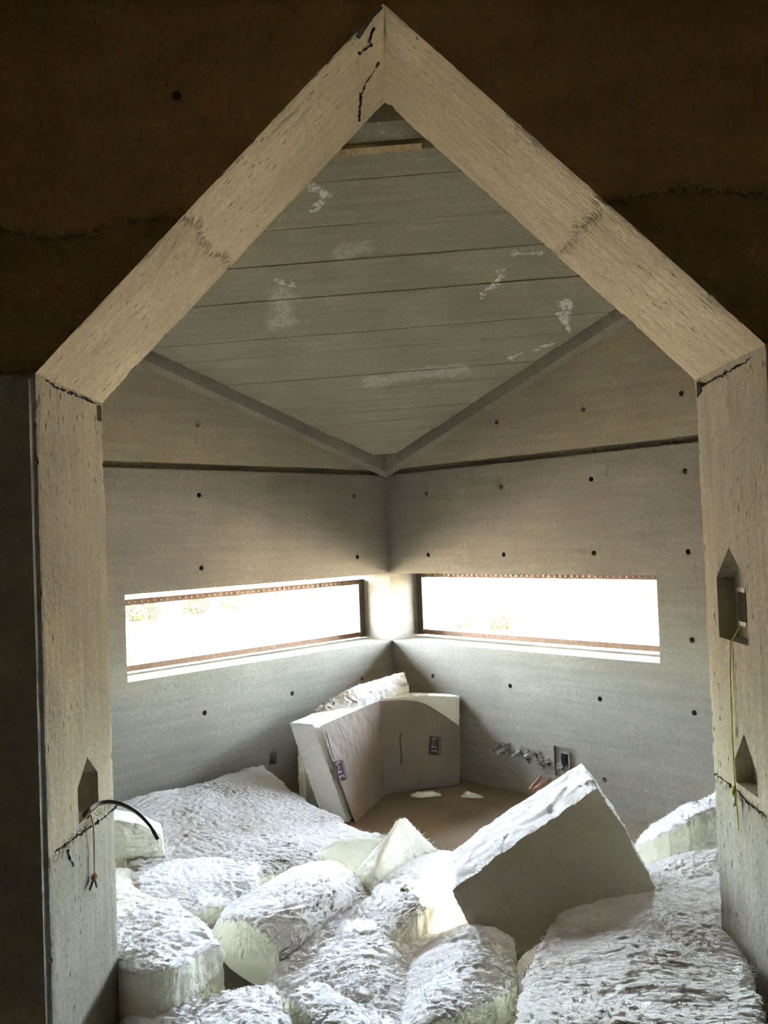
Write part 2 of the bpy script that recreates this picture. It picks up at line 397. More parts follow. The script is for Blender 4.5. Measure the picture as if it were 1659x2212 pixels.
rf = MB().box((-4.2, -3.6, ROOF), (4.2, .6, ROOF+.15)).obj('roof', M['roof_shade'])
HS = np.array([.140, -2.90, .30]); sd = np.array(SUN_DIR); hc = HS - sd*((ROOF-HS[2])/-sd[2])
cut(rf, [MB().box((hc[0]-.065, hc[1]-.125, ROOF-.3), (hc[0]+.065, hc[1]+.125, ROOF+.4))])
struct(rf, 'flat concrete roof slab above the sloping ceiling', 'roof')

# portal wall: a solid with a pentagon opening, and a rough skin round the opening
PENT = [(XL, 0.0), (XL, ZE), (XA, ZA), (XR, ZE), (XR, 0.0)]
def offs(o):
    """pentagon pushed o into the wall"""
    r = []
    for i, p in enumerate(PENT):
        p = np.array(p)
        def nrm(a, b):
            d = np.array(b)-np.array(a); d = d/np.linalg.norm(d); return np.array([-d[1], d[0]])
        if i == 0: r.append(p + o*nrm(PENT[0], PENT[1]))
        elif i == 4: r.append(p + o*nrm(PENT[3], PENT[4]))
        else:
            n1, n2 = nrm(PENT[i-1], PENT[i]), nrm(PENT[i], PENT[i+1]); b = n1+n2; b = b/np.linalg.norm(b); r.append(p + b*o/(b@n1))
    return r
BAND = .24
o2 = offs(.03)
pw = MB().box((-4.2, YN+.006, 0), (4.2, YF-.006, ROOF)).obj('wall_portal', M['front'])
lp = [(o2[0][0], YN-.2, -.2)] + [(q[0], YN-.2, q[1]) for q in o2[1:4]] + [(o2[4][0], YN-.2, -.2)]
# niche outlines on the jamb planes, as (y, z)
def jp(px, py, x): p = on(px, py, EX, x); return p[1], p[2]
def house(apex, bl, br, zs):
    """five-sided niche: apex, straight sides from the shoulders down"""
    return [(bl[0], bl[1]), (bl[0], zs), (apex[0], apex[1]), (br[0], zs), (br[0], br[1])]
nu_a = jp(1572, 1182, XR); nu_l = jp(1554, 1376, XR); nu_r = jp(1617, 1396, XR); nu_s = jp(1548, 1247, XR)
nl_a = jp(1601, 1582, XR); nl_l = jp(1590, 1694, XR); nl_r = jp(1637, 1718, XR); nl_s = jp(1588, 1625, XR)
nk_a = jp(194, 1632, XL); nk_l = jp(170, 1782, XL); nk_r = jp(213, 1740, XL); nk_s = jp(213, 1666, XL)
NICHE_R = [house(((nu_l[0]+nu_r[0])/2, nu_a[1]), (nu_l[0], (nu_l[1]+nu_r[1])/2), (nu_r[0], (nu_l[1]+nu_r[1])/2), nu_s[1]),
           house(((nl_l[0]+nl_r[0])/2, nl_a[1]), (nl_l[0], (nl_l[1]+nl_r[1])/2), (nl_r[0], (nl_l[1]+nl_r[1])/2), nl_s[1]-.02)]
NICHE_L = [house(((nk_l[0]+nk_r[0])/2, nk_a[1]), (nk_l[0], (nk_l[1]+nk_r[1])/2), (nk_r[0], (nk_l[1]+nk_r[1])/2), nk_s[1])]
# small square pockets at the eaves, far side
POCK = [(YF-.05, ZE-.055, YF-.012, ZE-.004)]
NDEP = .11; NDR = .05
cuts = [MB().prism(lp, (0, .9, 0))]
for N_ in NICHE_R: cuts.append(MB().prism([(XR-.05, y, z) for y, z in N_], (NDR+.05+.004, 0, 0)))
for N_ in NICHE_L: cuts.append(MB().prism([(XL+.05, y, z) for y, z in N_], (-NDEP-.05+.002, 0, 0)))
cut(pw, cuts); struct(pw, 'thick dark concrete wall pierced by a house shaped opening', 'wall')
T = YN*0 + (YF-YN)
def strip(i, holes, mat, name, label):
    """skin over one side of the opening; unrolled coordinate v: front band, reveal, far band"""
    a, b = np.array(PENT[i]), np.array(PENT[i+1]); L = np.linalg.norm(b-a); d = (b-a)/L; n = np.array([-d[1], d[0]])
    oa, ob = np.array(offs(1.0)[i])-a, np.array(offs(1.0)[i+1])-b
    vs_ = np.concatenate([np.linspace(-BAND, -.04, 8), np.linspace(-.03, 0, 4), np.linspace(.008, .05, 5), np.linspace(.07, T-.07, 22), np.linspace(T-.05, T-.008, 5), np.linspace(T, T+.03, 4), np.linspace(T+.06, T+BAND, 5)])
    us = np.linspace(0, L, max(int(L/.010), 4))
    pts = []; cons = []
    rs = np.random.RandomState(i)
    for iv, v in enumerate(vs_):
        for iu, u in enumerate(us):
            ju = rs.uniform(-.004, .004) if 0 < iu < len(us)-1 else 0
            jv = rs.uniform(-.004, .004) if .06 < v < T-.06 else 0
            if any(inpoly(v+jv, u+ju, grow(h, .006)) for h in holes): continue
            pts.append((v+jv, u+ju))
    loops = []
    for h in holes:
        k = len(pts); hh = []
        for q in range(len(h)):
            p, r = np.array(h[q]), np.array(h[(q+1) % len(h)]); m = max(int(np.linalg.norm(r-p)/.015), 1)
            hh += [tuple(p+(r-p)*t/m) for t in range(m)]
        pts += hh; cons += [(k+q, k+(q+1) % len(hh)) for q in range(len(hh))]; loops.append(list(range(k, k+len(hh))))
    vv, ee, ff, ov, oe, of = delaunay_2d_cdt([Vector(p) for p in pts], cons, [], 0, 1e-6)
    vv = np.array([tuple(v) for v in vv])
    idx = {}
    for new, olds in enumerate(ov):
        for q in olds: idx[q] = new
    cen = np.array([vv[list(f)].mean(0) for f in ff])
    ff = [f for f, c in zip(ff, cen) if not any(inpoly(c[0], c[1], h) for h in holes)]
    v, u = vv[:, 0], vv[:, 1]
    off = np.where(v < 0, -v, np.where(v > T, v-T, 0.0)); y = np.where(v < 0, YN, np.where(v > T, YF, YN+v))
    base = a[None, :] + d[None, :]*u[:, None] + (oa[None, :]*(1-u/L)[:, None] + ob[None, :]*(u/L)[:, None])*off[:, None]
    P = np.stack([base[:, 0], y, base[:, 1]], 1)
    # surface normal (out of the concrete) and relief; edges chip back
    nf = np.zeros_like(P)
    inside = (v > 0) & (v < T)
    nf[inside] = (-n[0], 0, -n[1]); nf[v < 0] = (0, -1, 0); nf[v > T] = (0, 1, 0)
    e1, e2 = np.abs(v) < 1e-6, np.abs(v-T) < 1e-6
    nf[e1] = np.array([-n[0], -1, -n[1]])/math.sqrt(2); nf[e2] = np.array([-n[0], 1, -n[1]])/math.sqrt(2)
    de = np.minimum(np.abs(v), np.abs(v-T))
    # keep seams between the four strips shut: fade at u ends
    fade = np.clip(np.minimum(u, L-u)/.03, 0, 1); 
    hd = np.ones(len(P))
    for h in holes:
        hh = np.array(h); hd = np.minimum(hd, np.clip(np.maximum(np.maximum(hh[:, 0].min()-v, v-hh[:, 0].max()), np.maximum(hh[:, 1].min()-u, u-hh[:, 1].max()))/.02, 0, 1))
    Q = P*np.array([1, 1, 1])
    rel = .0035*fbm(Q*9, 1, 4) + .0015*fbm(Q*60, 5, 2)
    chip = np.clip(fbm(Q*30, 9, 4)-.22, 0, .6)*.030*np.exp(-(de/.014)**2) + (.002+.004*np.abs(fbm(Q*70, 12, 2)))*np.exp(-(de/.007)**2)
    P = P + nf*((rel - np.minimum(chip, .024))*(.25+.75*fade)*hd)[:, None]
    F = list(ff)
    V = list(P)
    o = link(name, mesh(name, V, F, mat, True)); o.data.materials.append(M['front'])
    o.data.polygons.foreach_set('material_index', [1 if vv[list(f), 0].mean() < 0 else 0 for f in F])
    bm = bmesh.new(); bm.from_mesh(o.data)
    bmesh.ops.recalc_face_normals(bm, faces=bm.faces)
    bm.normal_update()
    s_ = sum(f.normal.dot(Vector((-n[0], 0, -n[1])))*f.calc_area() for f in bm.faces)
    if s_ < 0: bmesh.ops.reverse_faces(bm, faces=bm.faces)
    for e in bm.edges:
        if len(e.link_faces) == 2 and e.calc_face_angle(0) > .7: e.smooth = False
    bm.to_mesh(o.data); bm.free()
    o.parent = pw
    o['label'] = label
    # niche linings
    for h, lpz in zip(holes, loops):
        m = MB(); q = [V[idx[j]] for j in lpz]; inn = np.array([n[0], 0, n[1]])*(NDR if i == 3 else NDEP)
        c = np.mean(q, 0); back = [c + (p-c)*.97 + inn for p in q]; k = len(q)
        m.add(q+back, [(j, (j+1) % k, k+(j+1) % k, k+j) for j in range(k)] + [tuple(range(k, 2*k))])
        nb = m.obj('niche', M['reveal'], pw); fixn(nb.data); bmr(nb, -1)
    return o
def bmr(o, sgn):
    bm = bmesh.new(); bm.from_mesh(o.data); bmesh.ops.reverse_faces(bm, faces=bm.faces); bm.to_mesh(o.data); bm.free()
def inpoly(x, y, poly):
    c = False; j = len(poly)-1
    for i in range(len(poly)):
        xi, yi = poly[i]; xj, yj = poly[j]
        if (yi > y) != (yj > y) and x < (xj-xi)*(y-yi)/(yj-yi)+xi: c = not c
        j = i
    return c
def grow(h, g):
    c = np.mean(np.array(h), 0); return [tuple(np.array(p) + (np.array(p)-c)/np.linalg.norm(np.array(p)-c)*g) for p in h]
hl = [[(y-YN, z) for y, z in N_] for N_ in NICHE_L]
hr = [[(y-YN, ZE-z) for y, z in N_] for N_ in NICHE_R]
pk = [(T-.055, ZE-.06), (T-.055, ZE-.008), (T-.014, ZE-.008), (T-.014, ZE-.06)]
pkr = [(T-.062, .008), (T-.062, .045), (T-.014, .06), (T-.014, .008)]
strip(0, hl+[pk], M['reveal'], 'jamb_reveal', 'pitted left jamb face of the house shaped opening')
strip(1, [], M['rake_l'], 'rake_soffit', 'sloping left soffit of the house shaped opening')
strip(2, [], M['rake_r'], 'rake_soffit', 'sloping right soffit of the house shaped opening')
strip(3, hr+[pkr], M['reveal'], 'jamb_reveal', 'pitted right jamb face of the house shaped opening')
# patched mortar slab flaking off near the apex
fa = [aty(772, 95, -3.62), aty(800, 30, -3.78), aty(822, 8, -3.80), aty(824, 120, -3.6), aty(815, 185, -3.5), aty(800, 210, -3.45), aty(776, 270, -3.34), aty(783, 190, -3.5), aty(768, 125, -3.58)]
nd = np.array([PENT[2][0]-PENT[1][0], 0, PENT[2][1]-PENT[1][1]]); nd /= np.linalg.norm(nd); nn = np.array([nd[2], 0, -nd[0]])
fa = [on(px, py, nn, nn@np.array([XL, 0, ZE])) for px, py in [(768, 78), (800, 30), (820, 10), (822, 100), (812, 150), (806, 178), (798, 186), (788, 200), (776, 215), (774, 180), (770, 140), (772, 110)]]
fo = MB().prism([p + nn*.001 for p in fa], nn*.012).obj('mortar_patch', M['rake'], pw); fixn(fo.data)

# raised form strip beside the left jamb, and a dark disc for a tie hole's shade on the front face
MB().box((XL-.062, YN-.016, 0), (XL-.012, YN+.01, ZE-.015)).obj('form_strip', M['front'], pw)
th = aty(381, 206, YN-.003)
MB().cyl(th, (0, 1, 0), .012, .02, 14).obj('tie_hole_shade', M['crack'], pw)
# cracks and spalled joints
def crack(pix, n, c, out, wd, seed, label):
    rs = np.random.RandomState(seed); P = [on(a, b, n, c) for a, b in pix]; Q = []
    for a, b in zip(P[:-1], P[1:]):
        m = max(int(np.linalg.norm(b-a)/.008), 2)
        Q += [a + (b-a)*k/m + rs.normal(size=3)*.0022 for k in range(m)]
    Q.append(P[-1]); V = []; F = []
    for k, q in enumerate(Q):
        t = Q[min(k+1, len(Q)-1)]-Q[max(k-1, 0)]; s = np.cross(t, out); s = s/np.linalg.norm(s)
        w_ = wd*.75*max(rs.normal(.7, .6), .06)*(.25 if k in (0, len(Q)-1) else 1)
        V += [q + s*w_ + out*.0035, q - s*w_ + out*.0035, q - out*.004]
    for k in range(len(Q)-1):
        a, b = 3*k, 3*k+3; F += [(a, b, b+1, a+1), (a, a+2, b+2, b), (a+1, b+1, b+2, a+2)]
    o = link('crack', mesh('crack', V, F, M['crack']), pw); o['label'] = label
nl2 = nn; cl2 = float(nn@np.array([XL, 0, ZE]))
crack([(806,60), (799,76), (801,98), (786,108), (776,118)], nl2, cl2+.0135, nn, .0022, 1, 'jagged crack near the apex')
crack([(818,130), (804,160), (796,168), (783,192), (778,222), (775,262)], nl2, cl2+.0125, nn, .0026, 2, 'long jagged crack below the apex')
crack([(97,818), (120,838), (160,852), (205,872)], EX, XL, np.array([1.0, 0, 0]), .0028, 4, 'pitted joint under the left soffit')
crack([(1512,836), (1545,818), (1590,795), (1624,774)], EX, XR, np.array([-1.0, 0, 0]), .0030, 5, 'pitted joint under the right soffit')
crack([(118,1842), (150,1818), (180,1795), (225,1765), (255,1738)], EX, XL, np.array([1.0, 0, 0]), .0030, 6, 'ragged pour joint on the left jamb')
crack([(145,1835), (150,1855), (158,1872)], EX, XL, np.array([1.0, 0, 0]), .0035, 7, 'short vertical crack on the left jamb')
crack([(1545,1672), (1580,1695), (1620,1735), (1655,1762)], EX, XR, np.array([-1.0, 0, 0]), .0030, 8, 'ragged pour joint on the right jamb')
# the dim room on the camera's side
struct(MB().box((-4.2, -9.0, 0), (-4.0, YN, 3.3)).obj('wall_front_left', M['dark']), 'dark concrete side wall of the front room', 'wall')
struct(MB().box((4.0, -9.0, 0), (4.2, YN, 3.3)).obj('wall_front_right', M['dark']), 'dark concrete far side wall of the front room', 'wall')
struct(MB().box((-4.2, -9.2, 0), (4.2, -9.0, 3.3)).obj('wall_back', M['dark']), 'dark concrete rear wall of the front room', 'wall')
struct(MB().box((-4.2, -9.2, 3.02), (4.2, YN+.01, 3.3)).obj('ceiling_front', M['dark']), 'dark flat ceiling of the front room', 'ceiling')

# windows: steel frames set at the outer side of the slots
def window(name, fn, S, top, bot, label):
    e = thing(name, label, 'window', fn(S/2, bot, TW-.03)); e['kind'] = 'structure'
    L0 = np.array(e.location)
    g = lambda s, z, d: fn(s, z, d) - L0
    d0, d1 = TW-.055, TW-.015
    def bar(nm, a, b, mat, parent=e): return MB().box(a, b, g).obj(nm, mat, parent)
    b_ = bar('bottom_rail', (0.0, bot, d0), (S, bot+.034, d1), M['steel'])
    t_ = bar('top_rail', (0.0, top-.034, d0), (S, top, d1), M['steel'])
    bar('stile', (0.0, bot, d0-.012), (.052, top, d1), M['dark_steel']); bar('stile', (S-.03, bot, d0), (S, top, d1), M['dark_steel'])
    n = 46
    me = MB().cyl((0, 0, 0), (0, 0, 1), .006, .006, 6).me('rivet', M['galv'])
    ax = (-NL if fn is Lw else -NR)
    for i in range(n):
        p = g(.1+(S-.14)*i/(n-1), top-.017, d0); r = link('rivet', me, t_); r.location = tuple(p); r.rotation_euler = Vector(ax).to_track_quat('Z', 'Y').to_euler()
    MB().box((.05, bot+.03, TW-.036), (S-.03, top-.03, TW-.032), g).obj('pane', M['glass'], e)
    return e
window('window_1', Lw, SLW, 1.278, .868, 'long horizontal slot window in the left concrete wall with a gap above its frame')
window('window_2', Rw, SRW, 1.312, .872, 'long horizontal slot window in the right concrete wall beside the niche jamb')

# added unseen slabs that block high sky light from the slot windows
for fn, lab in ((Lw, 'left'), (Rw, 'right')):
    o = MB().box((-1.3, 2.15, TW), (4.9, 2.30, TW+1.25), fn).obj('sky_blocker', M['wall']); fixn(o.data)
    struct(o, 'added unseen slab outside, blocking high sky above the %s slot window' % lab, 'light blocker')
# outside: desert ground and shrubs
gx = MB(); gn = 60
gp = [np.array([-60+120*i/gn, -60+120*j/gn, 0]) for j in range(gn+1) for i in range(gn+1)]
gp = np.array(gp); rr = np.hypot(gp[:, 0], gp[:, 1])
gp[:, 2] = -.55 + .35*fbm(gp*.15, 4, 3)*np.clip((rr-8)/10, 0, 1) + np.clip(rr-9, 0, 60)*.012
gq = [(j*(gn+1)+i, j*(gn+1)+i+1, (j+1)*(gn+1)+i+1, (j+1)*(gn+1)+i) for j in range(gn) for i in range(gn)]
go = link('ground', mesh('ground', gp, gq, M['ground'], True)); struct(go, 'glaring sunlit desert ground outside the windows', 'ground')
def shrub(px, py, hpx, label, seed):
    """a shrub whose foot shows at pixel px, py and that stands hpx pixels high"""
    d = ray(px, py); dist = (CAM[2]+.55)/-d[2]
    for _ in range(12):
        p = CAM + d*dist; g = -.55 + max(np.hypot(p[0], p[1])-9, 0)*.012; dist = (CAM[2]-g)/-d[2]
    p = CAM + d*dist; r = hpx/FPX*dist*.55
    rs = np.random.RandomState(seed); V = []; F = []
    e = thing('desert_shrub', label, 'shrub', (p[0], p[1], g-.05), 'shrubs outside the windows')
    for k in range(900):
        v = rs.normal(size=3); v /= np.linalg.norm(v); v *= r*rs.uniform(.3, 1)**.5; v[2] = v[2]*.85 + r*.95; v[:2] *= 1.25
        a = rs.normal(size=3); a /= np.linalg.norm(a); b = np.cross(a, rs.normal(size=3)); b /= np.linalg.norm(b); q = r*.13
        i = len(V); V += [v-a*q, v+b*q*.5, v+a*q, v-b*q*.5]; F.append((i, i+1, i+2, i+3))
    link('foliage', mesh('foliage', V, F, M['leaf']), e)
    m = MB()
    for k in range(5):
        v = rs.normal(size=3)*r*.5; v[2] = r*1.2; m.tube([(0, 0, -.1), tuple(v*.5+np.array([0, 0, .05])), tuple(v)], [.03, .022, .008], 6)
    m.obj('stem', M['steel'], e)
shrub(305, 1348, 62, 'large shrub showing at the upper left corner of the left window', 1)
shrub(425, 1332, 50, 'shrub showing under the top rail of the left window, second from its left end', 2)
shrub(505, 1322, 44, 'shrub showing under the top rail near the middle of the left window', 3)
shrub(745, 1272, 22, 'distant shrub at the upper right corner of the left window', 7)
shrub(1082, 1362, 42, 'low pale shrub at the lower left of the right window', 4)
shrub(1000, 1358, 30, 'smallest pale shrub beside the left stile of the right window', 5)
shrub(430, 1390, 16, 'tiny desert plant in the lower middle of the left window', 6)

# ------------------------------------------------------------------ glass wool batts
def crom(C, N):
    """Catmull-Rom along axis 0 of C, N samples"""
    C = np.asarray(C, float); n = C.shape[0]
    E = np.concatenate([2*C[:1]-C[1:2], C, 2*C[-1:]-C[-2:-1]]) if n > 1 else C
    t = np.linspace(0, n-1-1e-9, N); i = t.astype(int); f = (t-i).reshape((-1,)+(1,)*(C.ndim-1))
    p0, p1, p2, p3 = E[i], E[i+1], E[i+2], E[i+3]
    return .5*((2*p1)+(p2-p0)*f+(2*p0-5*p1+4*p2-p3)*f*f+(3*p1-p0-3*p2+p3)*f**3)
def surf(G, res):
    G = np.asarray(G, float)
    lu = np.linalg.norm(np.diff(G, axis=0), axis=2).sum(0).max(); lv = np.linalg.norm(np.diff(G, axis=1), axis=2).sum(1).max()
    nu, nv = max(int(lu/res), 6), max(int(lv/res), 6)
    S = crom(G, nu); S = np.swapaxes(crom(np.swapaxes(S, 0, 1), nv), 0, 1); return S
def normals(S):
    du = np.gradient(S, axis=0); dv = np.gradient(S, axis=1); n = np.cross(du, dv); return n/np.maximum(np.linalg.norm(n, axis=2, keepdims=True), 1e-9)
def gridf(nu, nv, flip=False, k=0):
    F = [(k+i*nv+j, k+i*nv+j+1, k+(i+1)*nv+j+1, k+(i+1)*nv+j) for i in range(nu-1) for j in range(nv-1)]
    return [f[::-1] for f in F] if flip else F
SEED = [0]
def inside(P):
    """keep points clear of the alcove walls, the floor and the jambs"""
    Q = np.array(P, float).reshape(-1, 3)
    for n in (NL, NR):
        d = np.maximum(Q@n + .006, 0); Q = Q - d[:, None]*n
    j = (Q[:, 1] > YN-.03) & (Q[:, 1] < YF+.03)
    xm = np.clip(Q[:, 0], XL+.008, XR-.008)
    # beyond the jamb faces only the part within the wall's thickness moves, to the nearer free side
    out = j & (Q[:, 0] != xm); deep = np.abs(Q[:, 0]-xm); back = YF+.03-Q[:, 1]
    Q[:, 1] = np.where(out & (deep > back), YF+.03, Q[:, 1]); Q[:, 0] = np.where(out & (deep <= back), xm, Q[:, 0])
    Q[:, 2] = np.maximum(Q[:, 2], .002)
    return Q.reshape(np.shape(P))
def relief(P, amp, seed, fine=1.0, lump=1.0):
    Q = P + .035*np.stack([fbm(P*8, seed, 2), fbm(P*8, seed+1, 2), fbm(P*8, seed+2, 2)], 1)
    th = 1.6*pn(P*1.6, seed+9); c, s_ = np.cos(th), np.sin(th); Q = Q - P.mean(0)
    Q = np.stack([Q[:, 0]*c-Q[:, 1]*s_, Q[:, 0]*s_+Q[:, 1]*c, Q[:, 2]], 1)
    w1 = np.abs(pn(Q*np.array([21, 27, 24]), seed+3)); w2 = np.abs(pn(Q*np.array([44, 54, 50]), seed+4)); w3 = np.abs(pn(P*95, seed+6))
    return amp*(.020*lump*pn(P*5.5, seed+5) + .0068*(.5-2.2*w1) + .0055*fine*(.4-2.0*w2) + .0028*fine*(.4-2*w3))
def batt(label, G, thick=(0, 0, -.15), base=None, amp=1.0, skin='skin', edge='edge', res=.0075, edge_amp=1.0, name='insulation_batt', fringe=1.0, cat='insulation batt', group='loose glass wool batts', lump=1.0, TG=None, rag=1.0, facename='fluffy_face'):
    SEED[0] += 11; sd_ = SEED[0]
    S = surf(G, res); nu, nv = S.shape[:2]
    thick = np.array(thick, float)
    if TG is not None: TK = crom(np.swapaxes(crom(np.asarray(TG, float), nu), 0, 1), nv); TK = np.swapaxes(TK, 0, 1)
    else: TK = np.broadcast_to(thick, S.shape).copy()
    n = normals(S); flip = (n*TK).sum() > 0
    if flip: n = -n
    P = S.reshape(-1, 3)
    D = relief(P, amp, sd_, lump=lump).reshape(nu, nv)
    iu = np.minimum(np.arange(nu), nu-1-np.arange(nu))[:, None]; iv = np.minimum(np.arange(nv), nv-1-np.arange(nv))[None, :]
    ed = np.minimum(iu, iv)*res
    D = D - .008*np.exp(-(ed/.012)**2)                     # soft rounded rim
    T_ = S + n*D[:, :, None]
    # ragged outline: rim vertices wander in the plane of the face
    wob = np.stack([fbm(P*14, sd_+20, 3), fbm(P*14, sd_+24, 3), fbm(P*14, sd_+28, 3)], 1).reshape(nu, nv, 3)*.02*rag
    wob -= n*(wob*n).sum(2, keepdims=True)
    T_ = T_ + wob*np.exp(-(ed/.03)**2)[:, :, None]
    T_ = inside(T_)
    loc = S.reshape(-1, 3).mean(0) + TK.reshape(-1, 3).mean(0)*.9
    if base is not None: loc[2] = base
    e = thing(name, label, cat, loc, group)
    face = link(facename, mesh(facename, T_.reshape(-1, 3)-loc, gridf(nu, nv, flip), M[skin], True), e)
    # rim and cut sides
    idx = [(0, j) for j in range(nv)] + [(i, nv-1) for i in range(1, nu)] + [(nu-1, j) for j in range(nv-2, -1, -1)] + [(i, 0) for i in range(nu-2, 0, -1)]
    R = np.array([T_[i, j] for i, j in idx]); B0 = np.array([S[i, j] for i, j in idx]); TT = np.array([TK[i, j] for i, j in idx])
    if base is not None:
        TT = TT.copy(); TT[:, 2] = np.minimum(base - B0[:, 2], -.01)
    B = B0 + TT
    tn = np.roll(B0, -1, 0) - np.roll(B0, 1, 0); on_ = np.cross(tn, TT); on_ /= np.maximum(np.linalg.norm(on_, axis=1, keepdims=True), 1e-9)
    if ((R - R.mean(0))*on_).sum() < 0: on_ = -on_
    K = max(int(np.linalg.norm(TT, axis=1).max()/.011), 5); V = []; m = len(idx)
    for k in range(K+1):
        f = k/K; q = R*(1-f) + B*f
        a = (.007*fbm(q*20, sd_+40, 3) + .003*pn(q*90, sd_+44))*edge_amp*min(1, k/2) + .004*math.sin(math.pi*f)*edge_amp
        V.append(q + on_*np.asarray(a)[:, None])
    V = inside(np.concatenate(V))
    F = [(k*m+j, k*m+(j+1) % m, (k+1)*m+(j+1) % m, (k+1)*m+j) for k in range(K) for j in range(m)]
    # underside
    bs = S[::4, ::4]; bt = TK[::4, ::4]; bu, bv = bs.shape[:2]; U_ = (bs+bt).reshape(-1, 3)
    if base is not None: U_[:, 2] = np.minimum(base, U_[:, 2]+9)
    U_ = inside(U_)
    F += gridf(bu, bv, not flip, len(V))
    ce = link('cut_edge', mesh('cut_edge', np.concatenate([V, U_])-loc, F, M[edge], True), e); fixn(ce.data)
    # loose fibre tufts along the rim and over the face
    if fringe:
        rs = np.random.RandomState(sd_); FV = []; FF = []
        def spike(p, d, L, wd):
            d = d/np.linalg.norm(d); s = np.cross(d, rs.normal(size=3)); s = s/np.linalg.norm(s)*wd
            bend = rs.normal(size=3)*L*.25; i = len(FV)
            FV.extend([p-s, p+s, p+d*L*.55+bend*.4+s*.6, p+d*L*.55+bend*.4-s*.6, p+d*L+bend]); FF.extend([(i, i+1, i+2, i+3), (i+3, i+2, i+4)])
        for _ in range(int(m*1.1*fringe)):
            j = rs.randint(m); f = abs(rs.normal())*.25
            p = R[j]; spike(p, on_[j]*rs.uniform(.3, 1)+n.reshape(-1, 3).mean(0)*rs.uniform(-.5, .8)+rs.normal(size=3)*.5, rs.uniform(.006, .02), .0012)
        for _ in range(int(nu*nv*.10*fringe)):
            i, j = rs.randint(nu), rs.randint(nv)
            spike(T_[i, j]-n[i, j]*.002, n[i, j]*rs.uniform(.1, .5)+rs.normal(size=3)*.7, rs.uniform(.006, .018), .0009)
        fr = link('loose_fibres', mesh('loose_fibres', np.array(FV)-loc, FF, M[skin]), e); fr['kind'] = 'stuff'
    return e
def px(*rows): return [[at(*p) for p in r] for r in rows]

# lying along the left wall
batt('wide batt spread against the left wall below the slot window', px(
    [(195,1748,.30),(330,1712,.285),(450,1685,.265),(520,1664,.255),(566,1650,.25)],
    [(225,1790,.30),(370,1757,.27),(480,1735,.245),(580,1712,.215),(655,1725,.15)],
    [(260,1840,.27),(390,1812,.24),(510,1790,.215),(620,1772,.18),(722,1757,.13)],
    [(300,1890,.24),(420,1868,.22),(540,1850,.20),(660,1825,.18),(780,1795,.14)],
    [(330,1925,.20),(440,1905,.19),(560,1890,.17),(690,1860,.15),(835,1800,.13)]), base=.02, skin='skin_dusty', rag=1.5)
batt('standing white batt end behind the left jamb beside the hanging cable', px(
    [(190,1765,.43),(250,1772,.41),(300,1782,.39),(345,1805,.345)],
    [(195,1830,.31),(255,1832,.30),(308,1832,.29),(350,1838,.27)],
    [(200,1895,.19),(262,1888,.19),(312,1882,.19),(358,1868,.20)]), thick=(-.08,.30,-.05), amp=.8, skin='edge', edge='skin', rag=.6)
batt('flat batt in the hollow behind the lower left block', px(
    [(285,1885,.26),(380,1856,.24),(470,1850,.22),(560,1862,.20)],
    [(300,1930,.24),(390,1905,.23),(475,1900,.205),(555,1905,.19)],
    [(330,1985,.19),(420,1968,.185),(492,1952,.17),(560,1950,.15)]), base=.03)
batt('sloping batt scrap between the standing white end and the lower left block', px(
    [(195,1885,.26),(265,1875,.245),(325,1893,.22),(372,1922,.19)],
    [(205,1940,.28),(270,1928,.265),(335,1940,.23),(390,1958,.195)],
    [(215,2000,.27),(275,1985,.26),(345,1985,.23),(415,1992,.19)]), base=.03, skin='edge')
batt('thick cut block at lower left with two pale green cut sides', px(
    [(200,2000,.29),(285,1966,.295),(380,1940,.275)],
    [(225,2050,.305),(325,2022,.325),(432,1984,.30)],
    [(252,2094,.285),(345,2099,.345),(478,2032,.315)]), base=.05, rag=.9, edge_amp=1.5)
batt('domed batt whose smooth half round cut end faces the camera', px(
    [(452,2006,.15),(495,1984,.265),(555,2000,.295),(600,2050,.25),(614,2112,.12)],
    [(490,1960,.17),(560,1935,.285),(612,1962,.315),(648,2015,.27),(662,2072,.14)],
    [(550,1922,.18),(620,1890,.29),(672,1908,.325),(712,1960,.29),(705,2032,.16)],
    [(620,1882,.18),(680,1868,.28),(727,1884,.31),(766,1925,.28),(747,1978,.20)],
    [(680,1862,.17),(732,1864,.22),(767,1890,.24),(792,1930,.22),(795,1958,.18)]), base=.09, rag=.5, edge_amp=.5)
batt('small pale wedge leaning behind the domed batt', px(
    [(688,1842,.23),(745,1812,.255),(790,1803,.255),(828,1812,.24)],
    [(694,1855,.195),(745,1845,.205),(782,1842,.20),(808,1840,.195)],
    [(700,1870,.165),(738,1878,.15),(758,1884,.14),(785,1872,.145)]), thick=(0,.10,-.10), amp=.35, skin='edge', edge='skin', rag=.5)
batt('folded batt rising to a pointed peak in front of the bare floor', px(
    [(762,1880,.27),(818,1822,.37),(869,1769,.43),(910,1799,.34),(944,1838,.27)],
    [(785,1908,.25),(819,1868,.325),(862,1835,.325),(895,1848,.275),(938,1848,.245)],
    [(812,1934,.23),(822,1912,.255),(848,1893,.245),(885,1876,.235),(928,1858,.22)]), thick=(0,.09,-.13), amp=.55, rag=.5, skin='edge')
batt('batt with a torn yellow edge catching the patch of sunlight', px(
    [(820,1885,.25),(885,1855,.265),(942,1838,.25),(1025,1838,.22)],
    [(808,1920,.27),(868,1898,.30),(930,1882,.30),(1010,1885,.28)],
    [(800,1960,.26),(848,1950,.31),(900,1928,.33),(975,1925,.33)],
    [(795,1995,.25),(848,2005,.29),(890,1972,.32),(952,1948,.325)]), base=.06, edge_amp=1.6)
